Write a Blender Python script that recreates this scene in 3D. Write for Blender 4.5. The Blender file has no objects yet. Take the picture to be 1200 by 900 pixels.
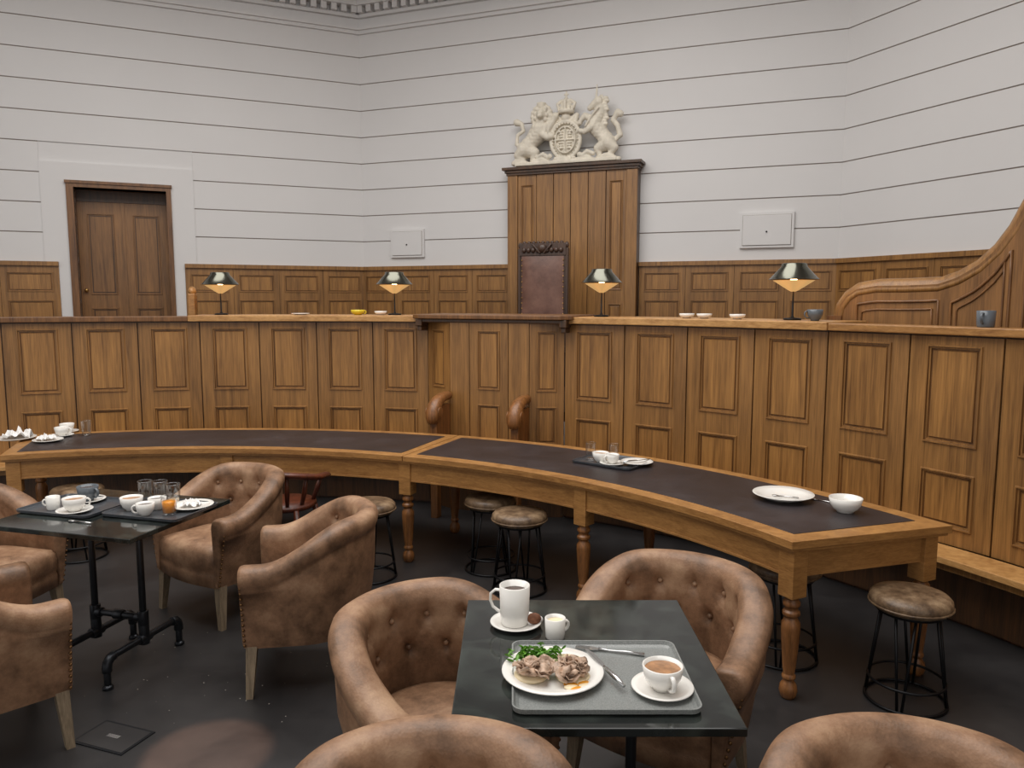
import bpy, bmesh, math, random
from math import sin, cos, pi, radians
from mathutils import Matrix, Vector
random.seed(7)
S = bpy.context.scene
try:
    S.view_settings.view_transform = 'Standard'
except Exception: pass
CX, CY = -2.07, 1.59          # centre of the courtroom arcs
AX = 21.0                     # room axis angle

def srgb(r, g, b):
    def f(c):
        c /= 255.0
        return c/12.92 if c <= 0.04045 else ((c+0.055)/1.055)**2.4
    return (f(r), f(g), f(b), 1)

# ---------------------------------------------------------------- materials
def newmat(name):
    m = bpy.data.materials.new(name); m.use_nodes = True
    nt = m.node_tree
    return m, nt, nt.nodes['Principled BSDF']

def plain(name, col, rough=0.5, metal=0.0, var=0.06, nscale=6, bump=0.0, bscale=60, coat=0, spec=None):
    m, nt, p = newmat(name)
    tc = nt.nodes.new('ShaderNodeTexCoord')
    n = nt.nodes.new('ShaderNodeTexNoise'); n.inputs['Scale'].default_value = nscale; n.inputs['Detail'].default_value = 4
    nt.links.new(tc.outputs['Object'], n.inputs['Vector'])
    r = nt.nodes.new('ShaderNodeValToRGB')
    r.color_ramp.elements[0].position = .3; r.color_ramp.elements[1].position = .7
    r.color_ramp.elements[0].color = tuple(c*(1-var) for c in col[:3])+(1,)
    r.color_ramp.elements[1].color = tuple(min(1, c*(1+var)) for c in col[:3])+(1,)
    nt.links.new(n.outputs['Fac'], r.inputs['Fac']); nt.links.new(r.outputs['Color'], p.inputs['Base Color'])
    p.inputs['Roughness'].default_value = rough; p.inputs['Metallic'].default_value = metal
    if coat: p.inputs['Coat Weight'].default_value = coat
    if spec is not None: p.inputs['Specular IOR Level'].default_value = spec
    if bump:
        n2 = nt.nodes.new('ShaderNodeTexNoise'); n2.inputs['Scale'].default_value = bscale; n2.inputs['Detail'].default_value = 3
        nt.links.new(tc.outputs['Object'], n2.inputs['Vector'])
        b = nt.nodes.new('ShaderNodeBump'); b.inputs['Strength'].default_value = bump; b.inputs['Distance'].default_value = .01
        nt.links.new(n2.outputs['Fac'], b.inputs['Height']); nt.links.new(b.outputs['Normal'], p.inputs['Normal'])
    return m

def wood(name, dark, light, sc=(16, 16, 1.1), rough=0.42, coat=0.15, lo=.46, hi=.86):
    m, nt, p = newmat(name)
    tc = nt.nodes.new('ShaderNodeTexCoord')
    mp = nt.nodes.new('ShaderNodeMapping'); mp.inputs['Scale'].default_value = sc
    nt.links.new(tc.outputs['Object'], mp.inputs['Vector'])
    n = nt.nodes.new('ShaderNodeTexNoise'); n.inputs['Scale'].default_value = 1.0; n.inputs['Detail'].default_value = 5; n.inputs['Distortion'].default_value = 1.2
    nt.links.new(mp.outputs['Vector'], n.inputs['Vector'])
    mp2 = nt.nodes.new('ShaderNodeMapping'); mp2.inputs['Scale'].default_value = tuple(s*7 for s in sc)
    nt.links.new(tc.outputs['Object'], mp2.inputs['Vector'])
    n2 = nt.nodes.new('ShaderNodeTexNoise'); n2.inputs['Scale'].default_value = 1.0; n2.inputs['Detail'].default_value = 3
    nt.links.new(mp2.outputs['Vector'], n2.inputs['Vector'])
    n3 = nt.nodes.new('ShaderNodeTexNoise'); n3.inputs['Scale'].default_value = 1.7; n3.inputs['Detail'].default_value = 1
    nt.links.new(tc.outputs['Object'], n3.inputs['Vector'])
    a = nt.nodes.new('ShaderNodeMath'); a.operation = 'MULTIPLY_ADD'; a.inputs[1].default_value = .45
    nt.links.new(n2.outputs['Fac'], a.inputs[0])
    a2 = nt.nodes.new('ShaderNodeMath'); a2.operation = 'MULTIPLY'; a2.inputs[1].default_value = .65
    nt.links.new(n.outputs['Fac'], a2.inputs[0]); nt.links.new(a2.outputs[0], a.inputs[2])
    a3 = nt.nodes.new('ShaderNodeMath'); a3.operation = 'MULTIPLY_ADD'; a3.inputs[1].default_value = .25
    nt.links.new(n3.outputs['Fac'], a3.inputs[0]); nt.links.new(a.outputs[0], a3.inputs[2])
    r = nt.nodes.new('ShaderNodeValToRGB')
    r.color_ramp.elements[0].position = lo; r.color_ramp.elements[0].color = dark
    r.color_ramp.elements[1].position = hi; r.color_ramp.elements[1].color = light
    nt.links.new(a3.outputs[0], r.inputs['Fac']); nt.links.new(r.outputs['Color'], p.inputs['Base Color'])
    b = nt.nodes.new('ShaderNodeBump'); b.inputs['Strength'].default_value = .12; b.inputs['Distance'].default_value = .004
    nt.links.new(n2.outputs['Fac'], b.inputs['Height']); nt.links.new(b.outputs['Normal'], p.inputs['Normal'])
    p.inputs['Roughness'].default_value = rough; p.inputs['Coat Weight'].default_value = coat; p.inputs['Coat Roughness'].default_value = .3
    return m

def leather(name, dark, mid, light, scale=5, rough=.5):
    m, nt, p = newmat(name)
    tc = nt.nodes.new('ShaderNodeTexCoord')
    n = nt.nodes.new('ShaderNodeTexNoise'); n.inputs['Scale'].default_value = scale; n.inputs['Detail'].default_value = 8; n.inputs['Roughness'].default_value = .68
    nt.links.new(tc.outputs['Object'], n.inputs['Vector'])
    r = nt.nodes.new('ShaderNodeValToRGB')
    r.color_ramp.elements[0].position = .36; r.color_ramp.elements[0].color = dark
    r.color_ramp.elements[1].position = .68; r.color_ramp.elements[1].color = light
    e = r.color_ramp.elements.new(.52); e.color = mid
    nt.links.new(n.outputs['Fac'], r.inputs['Fac']); nt.links.new(r.outputs['Color'], p.inputs['Base Color'])
    v = nt.nodes.new('ShaderNodeTexVoronoi'); v.inputs['Scale'].default_value = 140
    nt.links.new(tc.outputs['Object'], v.inputs['Vector'])
    b = nt.nodes.new('ShaderNodeBump'); b.inputs['Strength'].default_value = .18; b.inputs['Distance'].default_value = .003
    nt.links.new(v.outputs['Distance'], b.inputs['Height']); nt.links.new(b.outputs['Normal'], p.inputs['Normal'])
    mr = nt.nodes.new('ShaderNodeMapRange'); mr.inputs['To Min'].default_value = rough-.1; mr.inputs['To Max'].default_value = rough+.12
    nt.links.new(n.outputs['Fac'], mr.inputs['Value']); nt.links.new(mr.outputs[0], p.inputs['Roughness'])
    return m

def glassmat(name):
    m, nt, p = newmat(name)
    tr = nt.nodes.new('ShaderNodeBsdfTransparent'); tr.inputs['Color'].default_value = (.93,.94,.94,1)
    gl = nt.nodes.new('ShaderNodeBsdfGlossy'); gl.inputs['Roughness'].default_value = .03
    fr = nt.nodes.new('ShaderNodeLayerWeight'); fr.inputs['Blend'].default_value = .35
    mr = nt.nodes.new('ShaderNodeMapRange'); mr.inputs['To Min'].default_value = .07; mr.inputs['To Max'].default_value = .8
    mx = nt.nodes.new('ShaderNodeMixShader'); out = nt.nodes['Material Output']
    nt.links.new(fr.outputs['Facing'], mr.inputs['Value']); nt.links.new(mr.outputs[0], mx.inputs[0])
    nt.links.new(tr.outputs[0], mx.inputs[1]); nt.links.new(gl.outputs[0], mx.inputs[2]); nt.links.new(mx.outputs[0], out.inputs['Surface'])
    return m

def emis(name, col, st, base=None, metal=0):
    m, nt, p = newmat(name)
    p.inputs['Base Color'].default_value = base or col; p.inputs['Metallic'].default_value = metal; p.inputs['Roughness'].default_value = .3
    p.inputs['Emission Color'].default_value = col; p.inputs['Emission Strength'].default_value = st
    return m

OAK = wood('oak_panel', srgb(90, 59, 28), srgb(172, 124, 68), sc=(24, 24, .9), lo=.40, hi=.92)
OAKF = wood('oak_field', srgb(94, 60, 27), srgb(180, 130, 70), sc=(18, 18, .8), lo=.42, hi=.90)
OAKMO = wood('oak_moulding', srgb(74, 46, 21), srgb(142, 98, 52), lo=.40, hi=.92)
OAKD = wood('oak_dark', srgb(46, 29, 15), srgb(92, 60, 32))
OAKM = wood('oak_mid', srgb(78, 48, 24), srgb(136, 92, 50))
OAKDOOR = wood('oak_door', srgb(86, 56, 28), srgb(156, 110, 62), sc=(20, 20, .9), lo=.42, hi=.9)
OAKL = wood('oak_light', srgb(150, 104, 54), srgb(208, 160, 100), sc=(5, 5, 22))
OAKT = wood('oak_table', srgb(120, 78, 36), srgb(186, 136, 78), sc=(6, 6, 34), lo=.40, hi=.92)
OAKLEG = wood('oak_leg', srgb(84, 50, 22), srgb(152, 100, 54), sc=(30, 30, 3))
LEGW = wood('weathered_leg', srgb(100, 86, 68), srgb(150, 132, 108), sc=(40, 40, 5), rough=.6, coat=0)
REDW = wood('mahogany', srgb(58, 24, 12), srgb(110, 52, 28), sc=(20, 20, 3))
DARKCARVE = wood('carved_dark', srgb(44, 30, 24), srgb(84, 60, 46))
WALL = plain('wall_paint', srgb(218, 216, 215), .75, var=.015, nscale=1.2, bump=.05, bscale=25)
GROOVE = plain('wall_groove', srgb(150, 140, 132), .8, var=.05)
CEIL = plain('ceiling_paint', srgb(225, 222, 218), .8, var=.02)
PLASTER = plain('arms_plaster', srgb(218, 210, 194), .6, var=.12, nscale=12, bump=.1, bscale=50)
TAN = leather('tan_leather', srgb(96, 70, 50), srgb(144, 109, 82), srgb(176, 142, 112))
STOOLL = leather('stool_leather', srgb(76, 58, 42), srgb(114, 91, 68), srgb(150, 126, 98), 14, .42)
BROWNL = leather('judge_leather', srgb(88, 60, 50), srgb(112, 80, 68), srgb(128, 94, 80), 4, .4)
INSET = leather('desk_leather', srgb(38, 33, 35), srgb(47, 41, 43), srgb(60, 54, 56), 3, .38)
BLACKM = plain('black_metal', srgb(28, 28, 30), .4, .6)
PIPE = plain('pipe_metal', srgb(52, 54, 58), .35, .8)
BRASS = plain('brass', srgb(190, 150, 90), .3, .9)
STUD = plain('stud_brass', srgb(110, 80, 50), .35, .8)
SHADE = plain('lamp_shade_metal', srgb(112, 112, 102), .22, 1.0)
GLOWB = emis('lamp_glowing_brass', (1, .62, .24, 1), .5, srgb(200, 150, 80), .6)
CER = plain('white_ceramic', srgb(236, 233, 227), .18, var=.01, coat=.3)
CERB = plain('grey_ceramic', srgb(96, 102, 108), .25, var=.05)
CERY = plain('yellow_ceramic', srgb(214, 190, 50), .25, var=.03)
COFFEE = plain('coffee', srgb(160, 116, 78), .4, var=.35, nscale=50)
FOAM = plain('milk_foam', srgb(214, 186, 150), .5, var=.15, nscale=60)
DARKC = plain('dark_tea', srgb(60, 34, 20), .2)
STEEL = plain('cutlery_steel', srgb(200, 200, 200), .2, 1)
GLASS = glassmat('clear_glass')
JUICE = plain('orange_juice', srgb(240, 150, 20), .3)
PAPER = plain('napkin_paper', srgb(236, 234, 232), .85, var=.04)
CRUMB = plain('crumb', srgb(150, 144, 136), .85, var=.1)
GREEN = plain('salad_green', srgb(96, 150, 40), .5, var=.5, nscale=70)
MEAT = plain('sliced_meat', srgb(180, 152, 130), .42, var=.4, nscale=55, bump=.4, bscale=90)
CREAM = plain('poached_egg', srgb(232, 214, 176), .35, var=.05)
YOLK = plain('yolk', srgb(224, 150, 40), .3, var=.2, nscale=40)
BISC = plain('biscuit', srgb(120, 76, 52), .7, var=.3, nscale=90)
BULB = emis('lamp_bulb', (1, .72, .38, 1), 10)

def granite():
    m, nt, p = newmat('black_stone_top')
    tc = nt.nodes.new('ShaderNodeTexCoord')
    n = nt.nodes.new('ShaderNodeTexNoise'); n.inputs['Scale'].default_value = 5; n.inputs['Detail'].default_value = 8; n.inputs['Distortion'].default_value = 1.5
    nt.links.new(tc.outputs['Object'], n.inputs['Vector'])
    r = nt.nodes.new('ShaderNodeValToRGB')
    r.color_ramp.elements[0].position = .45; r.color_ramp.elements[0].color = srgb(26, 29, 28)
    r.color_ramp.elements[1].position = .75; r.color_ramp.elements[1].color = srgb(54, 60, 56)
    nt.links.new(n.outputs['Fac'], r.inputs['Fac']); nt.links.new(r.outputs['Color'], p.inputs['Base Color'])
    p.inputs['Roughness'].default_value = .08
    return m
STONE = granite()

def traymat(name, base, speck, rough=.28):
    m, nt, p = newmat(name)
    tc = nt.nodes.new('ShaderNodeTexCoord')
    n = nt.nodes.new('ShaderNodeTexNoise'); n.inputs['Scale'].default_value = 260; n.inputs['Detail'].default_value = 2
    nt.links.new(tc.outputs['Object'], n.inputs['Vector'])
    r = nt.nodes.new('ShaderNodeValToRGB')
    r.color_ramp.elements[0].position = .3; r.color_ramp.elements[0].color = base
    r.color_ramp.elements[1].position = .72; r.color_ramp.elements[1].color = speck
    nt.links.new(n.outputs['Fac'], r.inputs['Fac']); nt.links.new(r.outputs['Color'], p.inputs['Base Color'])
    p.inputs['Roughness'].default_value = rough; p.inputs['Coat Weight'].default_value = .3; p.inputs['Coat Roughness'].default_value = .15
    return m
TRAY = traymat('grey_tray', srgb(112, 115, 114), srgb(140, 143, 140))
TRAYD = traymat('dark_tray', srgb(50, 52, 56), srgb(78, 82, 88))

def floormat():
    m, nt, p = newmat('floor_vinyl')
    tc = nt.nodes.new('ShaderNodeTexCoord')
    n = nt.nodes.new('ShaderNodeTexNoise'); n.inputs['Scale'].default_value = 1.6; n.inputs['Detail'].default_value = 8; n.inputs['Roughness'].default_value = .65
    nt.links.new(tc.outputs['Object'], n.inputs['Vector'])
    r = nt.nodes.new('ShaderNodeValToRGB')
    r.color_ramp.elements[0].position = .35; r.color_ramp.elements[0].color = srgb(36, 35, 36)
    r.color_ramp.elements[1].position = .7; r.color_ramp.elements[1].color = srgb(57, 55, 55)
    nt.links.new(n.outputs['Fac'], r.inputs['Fac']); nt.links.new(r.outputs['Color'], p.inputs['Base Color'])
    r2 = nt.nodes.new('ShaderNodeMapRange'); r2.inputs['To Min'].default_value = .26; r2.inputs['To Max'].default_value = .55
    nt.links.new(n.outputs['Fac'], r2.inputs['Value']); nt.links.new(r2.outputs[0], p.inputs['Roughness'])
    return m
FLOOR = floormat()

# ---------------------------------------------------------------- builder
class B:
    def __init__(s): s.v = []; s.f = []; s.mi = []; s.sm = []; s.mats = []
    def mat(s, m):
        if m not in s.mats: s.mats.append(m)
        return s.mats.index(m)
    def add(s, verts, faces, m, smooth=False, M=None):
        o = len(s.v); k = s.mat(m)
        for p in verts:
            p = Vector(p)
            s.v.append(tuple(M @ p) if M is not None else tuple(p))
        for f in faces:
            s.f.append(tuple(o+i for i in f)); s.mi.append(k); s.sm.append(smooth)
    def box(s, x0, x1, y0, y1, z0, z1, m, M=None):
        v = [(x0,y0,z0),(x1,y0,z0),(x1,y1,z0),(x0,y1,z0),(x0,y0,z1),(x1,y0,z1),(x1,y1,z1),(x0,y1,z1)]
        f = [(0,3,2,1),(4,5,6,7),(0,1,5,4),(1,2,6,5),(2,3,7,6),(3,0,4,7)]
        s.add(v, f, m, False, M)
    def quad(s, a, b, c, d, m, M=None): s.add([a,b,c,d], [(0,1,2,3)], m, False, M)
    def lathe(s, prof, m, M=None, seg=28, smooth=True, cx=0, cy=0):
        v = []; f = []
        n = len(prof)
        for i in range(seg):
            a = 2*pi*i/seg
            for r, z in prof: v.append((cx+r*cos(a), cy+r*sin(a), z))
        for i in range(seg):
            j = (i+1) % seg
            for k in range(n-1): f.append((i*n+k, j*n+k, j*n+k+1, i*n+k+1))
        s.add(v, f, m, smooth, M)
    def tube(s, pts, r, m, seg=10, closed=False, M=None, radii=None, sx=1.0):
        pts = [Vector(p) for p in pts]; n = len(pts); v = []; f = []
        up = Vector((0,0,1)); prev = None
        for i, p in enumerate(pts):
            if closed: t = pts[(i+1) % n]-pts[i-1]
            else: t = pts[min(i+1,n-1)]-pts[max(i-1,0)]
            t.normalize()
            if prev is None:
                u = up if abs(t.z) < .95 else Vector((1,0,0))
                prev = (u - t*u.dot(t)).normalized()
            else:
                prev = (prev - t*prev.dot(t)).normalized()
            w = t.cross(prev); rr = radii[i] if radii else r
            for k in range(seg):
                a = 2*pi*k/seg; v.append(p + (prev*cos(a) + w*sin(a)*sx)*rr)
        for i in range(n if closed else n-1):
            j = (i+1) % n
            for k in range(seg):
                l = (k+1) % seg; f.append((i*seg+k, i*seg+l, j*seg+l, j*seg+k))
        if not closed: f.append(tuple(range(seg))); f.append(tuple((n-1)*seg+k for k in range(seg)))
        s.add(v, f, m, True, M)
    def ball(s, c, r, m, M=None, seg=14, rings=9, R=None):
        if not isinstance(r, (tuple, list)): r = (r, r, r)
        v = []; f = []
        for i in range(rings+1):
            ph = pi*i/rings
            for k in range(seg):
                a = 2*pi*k/seg
                p = Vector((r[0]*sin(ph)*cos(a), r[1]*sin(ph)*sin(a), r[2]*cos(ph)))
                if R is not None: p = R @ p
                v.append(Vector(c)+p)
        for i in range(rings):
            for k in range(seg):
                l = (k+1) % seg; f.append((i*seg+k, i*seg+l, (i+1)*seg+l, (i+1)*seg+k))
        s.add(v, f, m, True, M)
    def chain(s, pts, radii, m, M=None, step=.35):
        for i in range(len(pts)-1):
            a, b = Vector(pts[i]), Vector(pts[i+1]); ra, rb = radii[i], radii[i+1]
            n = max(2, int((b-a).length/(min(ra, rb)*step*2))+1)
            for k in range(n+1):
                t = k/n; s.ball(a.lerp(b, t), ra*(1-t)+rb*t, m, M, 10, 7)
    def prism(s, poly, z0, z1, m, M=None):
        n = len(poly)
        v = [(x,y,z0) for x,y in poly]+[(x,y,z1) for x,y in poly]
        f = [tuple(range(n))[::-1], tuple(range(n,2*n))]+[(i,(i+1)%n,n+(i+1)%n,n+i) for i in range(n)]
        s.add(v, f, m, False, M)
    def arc(s, R0, R1, t0, t1, z0, z1, m, n=None, skew=0):
        n = n or max(2, int(abs(t1-t0)/1.5))
        v = []; f = []
        for i in range(n+1):
            t = t0+(t1-t0)*i/n
            for R, z in ((R0,z0),(R1,z0),(R1,z1),(R0,z1)):
                x, y = pol(t+skew*(R-4.03)*(i/n), R); v.append((x,y,z))
        for i in range(n):
            for k in range(4):
                l = (k+1)%4; f.append((i*4+k, i*4+l, (i+1)*4+l, (i+1)*4+k))
        f.append((0,1,2,3)); f.append((n*4,n*4+1,n*4+2,n*4+3))
        s.add(v, f, m)
    def mesh(s, name, weld=True):
        me = bpy.data.meshes.new(name)
        me.from_pydata(s.v, [], s.f)
        for m in s.mats: me.materials.append(m)
        me.polygons.foreach_set('material_index', s.mi); me.polygons.foreach_set('use_smooth', s.sm)
        bm = bmesh.new(); bm.from_mesh(me)
        if weld: bmesh.ops.remove_doubles(bm, verts=bm.verts, dist=1e-5)
        bmesh.ops.recalc_face_normals(bm, faces=bm.faces)
        bm.to_mesh(me); bm.free(); me.update()
        return me
    def obj(s, name, loc=(0,0,0), rz=0, bevel=0, weld=True):
        return place(name, s.mesh(name, weld), loc, rz, bevel)

def place(name, me, loc=(0,0,0), rz=0, bevel=0):
    o = bpy.data.objects.new(name, me); S.collection.objects.link(o)
    o.location = loc; o.rotation_euler = (0, 0, radians(rz))
    if bevel:
        b = o.modifiers.new('bevel', 'BEVEL'); b.width = bevel; b.segments = 2; b.limit_method = 'ANGLE'; b.angle_limit = radians(40)
        b.harden_normals = False
    return o

def pol(t, R): t = radians(t); return (CX+R*sin(t), CY+R*cos(t))
def frame(x, y, t, z=0):      # local x = tangent, y = outward
    return Matrix.Translation((x, y, z)) @ Matrix.Rotation(-radians(t), 4, 'Z')
def pfr(t, R, z=0): x, y = pol(t, R); return frame(x, y, t, z)

RINGS = [(0,0),(.003,-.010),(.010,-.010),(.013,.001),(.021,.001),(.023,.009),(.029,.009),(.034,.002)]
def field(b, M, a0, a1, z0, z1, y, m, k=1.0, rings=RINGS):
    v = []
    for ins, d in rings:
        i = ins*k; dd = y+d*k
        v += [(a0+i,dd,z0+i),(a1-i,dd,z0+i),(a1-i,dd,z1-i),(a0+i,dd,z1-i)]
    fm = []; fo = []
    for r in range(len(rings)-1):
        for q in range(4):
            w = (q+1)%4; (fo if r in (0,1,3) else fm).append((r*4+q, r*4+w, r*4+4+w, r*4+4+q))
    mm = OAKMO if m in (OAK, OAKDOOR) else m
    b.add(v, fm, mm, False, M)
    b.add(v, fo, m, False, M)
    n = (len(rings)-1)*4
    b.add([v[n],v[n+1],v[n+2],v[n+3]], [(0,1,2,3)], OAKF if m is OAK else m, False, M)
def panelwork(b, M, a0, a1, y, z0, z1, rows, cols, st, m, k=1.0, gap=0.0):
    w = (a1-a0)/cols
    for c in range(cols):
        l = a0+c*w+gap; r = a0+(c+1)*w-gap
        fl = l+st; fr = r-st
        b.quad((l,y,z0),(fl,y,z0),(fl,y,z1),(l,y,z1), m, M)
        b.quad((fr,y,z0),(r,y,z0),(r,y,z1),(fr,y,z1), m, M)
        z = z0
        for lo, hi in sorted(rows):
            b.quad((fl,y,z),(fr,y,z),(fr,y,lo),(fl,y,lo), m, M)
            field(b, M, fl, fr, lo, hi, y, m, k); z = hi
        b.quad((fl,y,z),(fr,y,z),(fr,y,z1),(fl,y,z1), m, M)
        if gap:
            b.quad((l,y,z0),(l,y+.02,z0),(l,y+.02,z1),(l,y,z1), m, M)
            b.quad((r,y,z0),(r,y+.02,z0),(r,y+.02,z1),(r,y,z1), m, M)

# ---------------------------------------------------------------- room shell
HW = 2.77; WT = 2.15; ZC = 5.75; DF = .85
mcx, mcy = pol(AX, 7.76)
def tang(t): t = radians(t); return Vector((cos(t), -sin(t)))
Tm = tang(AX); LC = Vector((mcx, mcy))-Tm*HW; RC = Vector((mcx, mcy))+Tm*HW
cl = LC - tang(AX-45)*HW; cr = RC + tang(AX+45)*HW
L2 = cl - tang(AX-45)*HW; R2 = cr + tang(AX+45)*HW
cl2 = L2 - tang(AX-90)*HW; cr2 = R2 + tang(AX+90)*HW
FR = {'back': frame(mcx, mcy, AX), 'left': frame(cl.x, cl.y, AX-45), 'right': frame(cr.x, cr.y, AX+45),
      'left_side': frame(cl2.x, cl2.y, AX-90), 'right_side': frame(cr2.x, cr2.y, AX+90)}
DOOR = (HW-3.17, HW-2.25, DF, 2.96)
SUR = (HW-3.48, HW-1.96, 3.22)
SP = .318
for nm, M in FR.items():
    b = B(); hole = nm == 'left'
    if hole:
        b.box(-HW, DOOR[0], 0, .15, 0, ZC, WALL, M); b.box(DOOR[1], HW, 0, .15, 0, ZC, WALL, M)
        b.box(DOOR[0], DOOR[1], 0, .15, DOOR[3], ZC, WALL, M); b.box(DOOR[0], DOOR[1], 0, .15, 0, DF, WALL, M)
    else:
        b.box(-HW, HW, 0, .15, 0, ZC, WALL, M)
    z = WT
    while z < 5.0-.01:
        z1 = min(z+SP, 5.0)
        lo = z+(.006 if z > WT else 0); hi = z1-.006
        segs = [(-HW, HW)]
        if hole and z < SUR[2]: segs = [(-HW, SUR[0]), (SUR[1], HW)]
        for a0, a1 in segs:
            b.box(a0, a1, -.016, 0, lo, hi, WALL, M)
            if z1 < 4.98: b.box(a0, a1, -.005, 0, hi, hi+.012, GROOVE, M)
        z += SP
    if hole:
        for a0, a1, z0, z1 in ((SUR[0], DOOR[0], DF, SUR[2]), (DOOR[1], SUR[1], DF, SUR[2]), (DOOR[0], DOOR[1], DOOR[3], SUR[2])):
            b.box(a0, a1, -.03, 0, z0, z1, WALL, M)
    b.obj('wall_'+nm)
    c = B()
    for z0, z1, d in ((4.96,5.0,.05),(5.0,5.03,.08),(5.03,5.06,.04),(5.15,5.19,.05),(5.265,5.32,.14),(5.32,5.40,.2),(5.40,5.52,.26),(5.52,5.75,.12)):
        ext = d*math.tan(radians(22.5))
        c.prism([(-HW+ext,-d),(HW-ext,-d),(HW,0),(-HW,0)], z0, z1, WALL, M)
    n = 46
    for i in range(n):
        a = -HW+.08+(2*HW-.16)*i/(n-1); c.box(a-.032, a+.032, -.11, 0, 5.19, 5.265, WALL, M)
    c.obj('trim_cornice_'+nm)
    w = B()
    rows = [(.98,1.36),(1.44,1.74),(1.83,2.04)]
    def wains(a0, a1):
        cols = max(1, round((a1-a0)/.56))
        w.box(a0, a1, -.03, -.002, DF, WT-.02, OAKD, M)
        panelwork(w, M, a0, a1, -.045, DF, WT-.04, rows, cols, .055, OAK, .8, .002)
        w.box(a0, a1, -.075, 0, WT-.04, WT+.005, OAK, M)
    if hole: wains(-HW, SUR[0]+.13); wains(SUR[1]-.13, HW)
    elif nm == 'back': wains(-HW, -.75); wains(.75, HW)
    else: wains(-HW, HW)
    w.obj('trim_wainscot_'+nm)

# door in left facet
M = FR['left']; b = B()
a0, a1, z0, z1 = DOOR
b.box(a0-.07, a0, -.055, .3, z0, z1+.06, OAKM, M); b.box(a1, a1+.05, -.055, .3, z0, z1+.06, OAKM, M)
b.box(a0, a1, -.055, .3, z1, z1+.06, OAKM, M); b.box(a0-.08, a1+.06, -.07, 0, z1+.04, z1+.07, OAKM, M)
b.box(a0, a1, .22, .3, z1-.12, z1, OAKD, M)
mid = (a0+a1)/2
for l, r in ((a0, mid-.003), (mid+.003, a1)):
    b.box(l, r, .24, .28, z0, z1-.12, OAKD, M)
    panelwork(b, M, l, r, .235, z0, z1-.12, [(z0+.15, z0+.8), (z0+.95, z1-.25)], 1, .09, OAKDOOR, 1.0)
b.box(mid-.014, mid+.014, .222, .24, z0, z1-.12, OAKDOOR, M)
b.ball((a0+.05, .2, z0+1.0), .022, BRASS, M)
b.obj('door_1')
def hatch(M, ac, zc, w, h):
    b = B(); b.box(ac-w/2, ac+w/2, -.05, -.0165, zc-h/2, zc+h/2, WALL, M)
    b.box(ac-w/2+.024, ac+w/2-.024, -.052, -.05, zc-h/2+.024, zc+h/2-.024, GROOVE, M)
    b.box(ac-w/2+.028, ac+w/2-.028, -.062, -.05, zc-h/2+.028, zc+h/2-.028, WALL, M)
    b.lathe([(0,0),(.009,0),(.009,.008),(0,.008)], BLACKM, M @ Matrix.Translation((ac,-.062,zc-h*.05)) @ Matrix.Rotation(pi/2,4,'X'), 10)
    b.obj('wall_access_hatch', bevel=.003)
hatch(FR['back'], -2.12, 2.43, .46, .34)
hatch(FR['back'], 2.07, 2.46, .53, .36)

def octo():
    c = Vector((mcx, mcy)) - Vector((sin(radians(AX)), cos(radians(AX))))*HW*(1+math.sqrt(2))
    Rv = (HW+.06)/sin(radians(22.5))
    return [(c.x+Rv*sin(radians(AX+22.5+45*i)), c.y+Rv*cos(radians(AX+22.5+45*i))) for i in range(8)]
b = B(); b.prism(octo(), -.05, 0, FLOOR); b.obj('floor')
b = B(); b.prism(octo(), ZC, ZC+.1, CEIL); b.obj('ceiling')
b = B(); b.arc(5.16, 7.2, -75, 118, DF-.08, DF, OAKD); b.obj('floor_dais')

# ---------------------------------------------------------------- dais front panelling
RP = 5.09
b = B()
segs = [15.5-5.65*k for k in range(12)]; segs = [(s-5.65, s) for s in segs] + [(29.2+5.7*k, 34.9+5.7*k) for k in range(10)]
ROWS = [(.51,.82),(.965,1.505)]
for t0, t1 in segs:
    tc = (t0+t1)/2; M = pfr(tc, RP); hw = RP*math.tan(radians((t1-t0)/2))
    b.box(-hw, hw, .015, .07, .0, 1.56, OAKD, M)
    panelwork(b, M, -hw, hw, 0, .42, 1.55, ROWS, 1, .098, OAK, 1.0, .005)
    b.box(-hw, hw, -.01, .015, .02, .40, OAKD, M)
bt0, bt1 = 15.5, 29.2
p0 = Vector(pol(bt0, RP)); p3 = Vector(pol(bt1, RP)); p1 = Vector(pol(18.3, RP-.13)); p2 = Vector(pol(26.4, RP-.13))
for A, Bq in ((p0,p1),(p1,p2),(p2,p3)):
    d = Bq-A; L = d.length; th = -math.degrees(math.atan2(d.y, d.x)); c = (A+Bq)/2
    M = frame(c.x, c.y, th)
    b.box(-L/2, L/2, .012, .08, 0, 1.56, OAKD, M)
    wide = L > .5
    if wide:
        q = .18
        for i in (0, 1):
            s = -L/2 if i == 0 else L/2-q
            b.box(s+.003, s+q-.003, 0, .02, .42, 1.56, OAK, M)
        panelwork(b, M, -L/2+q, L/2-q, 0, .42, 1.56, [(.60,.90),(1.02,1.50)], 1, .07, OAK, .8, .003)
    else: panelwork(b, M, -L/2, L/2, 0, .42, 1.56, [(.60,.90),(1.02,1.50)], 1, .055, OAK, .8, .003)
b.obj('dais_panelling')
b = B(); b.arc(4.86, 5.075, -50, 84, .385, .42, OAKL); b.arc(4.9, 5.075, -50, 84, .34, .385, OAK); b.obj('trim_dais_ledge', bevel=.004)
b = B(); b.arc(5.05, 5.20, -52, -8, 1.56, 1.605, OAKM); b.arc(5.05,5.20, 52.2, 86, 1.56, 1.605, OAKT)
b.arc(5.04, 5.52, -8, 15.6, 1.56, 1.612, OAKL); b.arc(5.04, 5.52, 29.1, 49.3, 1.56, 1.612, OAKL); b.arc(5.04, 5.52, 49.3, 52.2, 1.56, 1.612, OAKL)
b.obj('dais_desk_top', bevel=.006)
b = B(); Mb = pfr(22.35, RP-.13)
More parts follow.
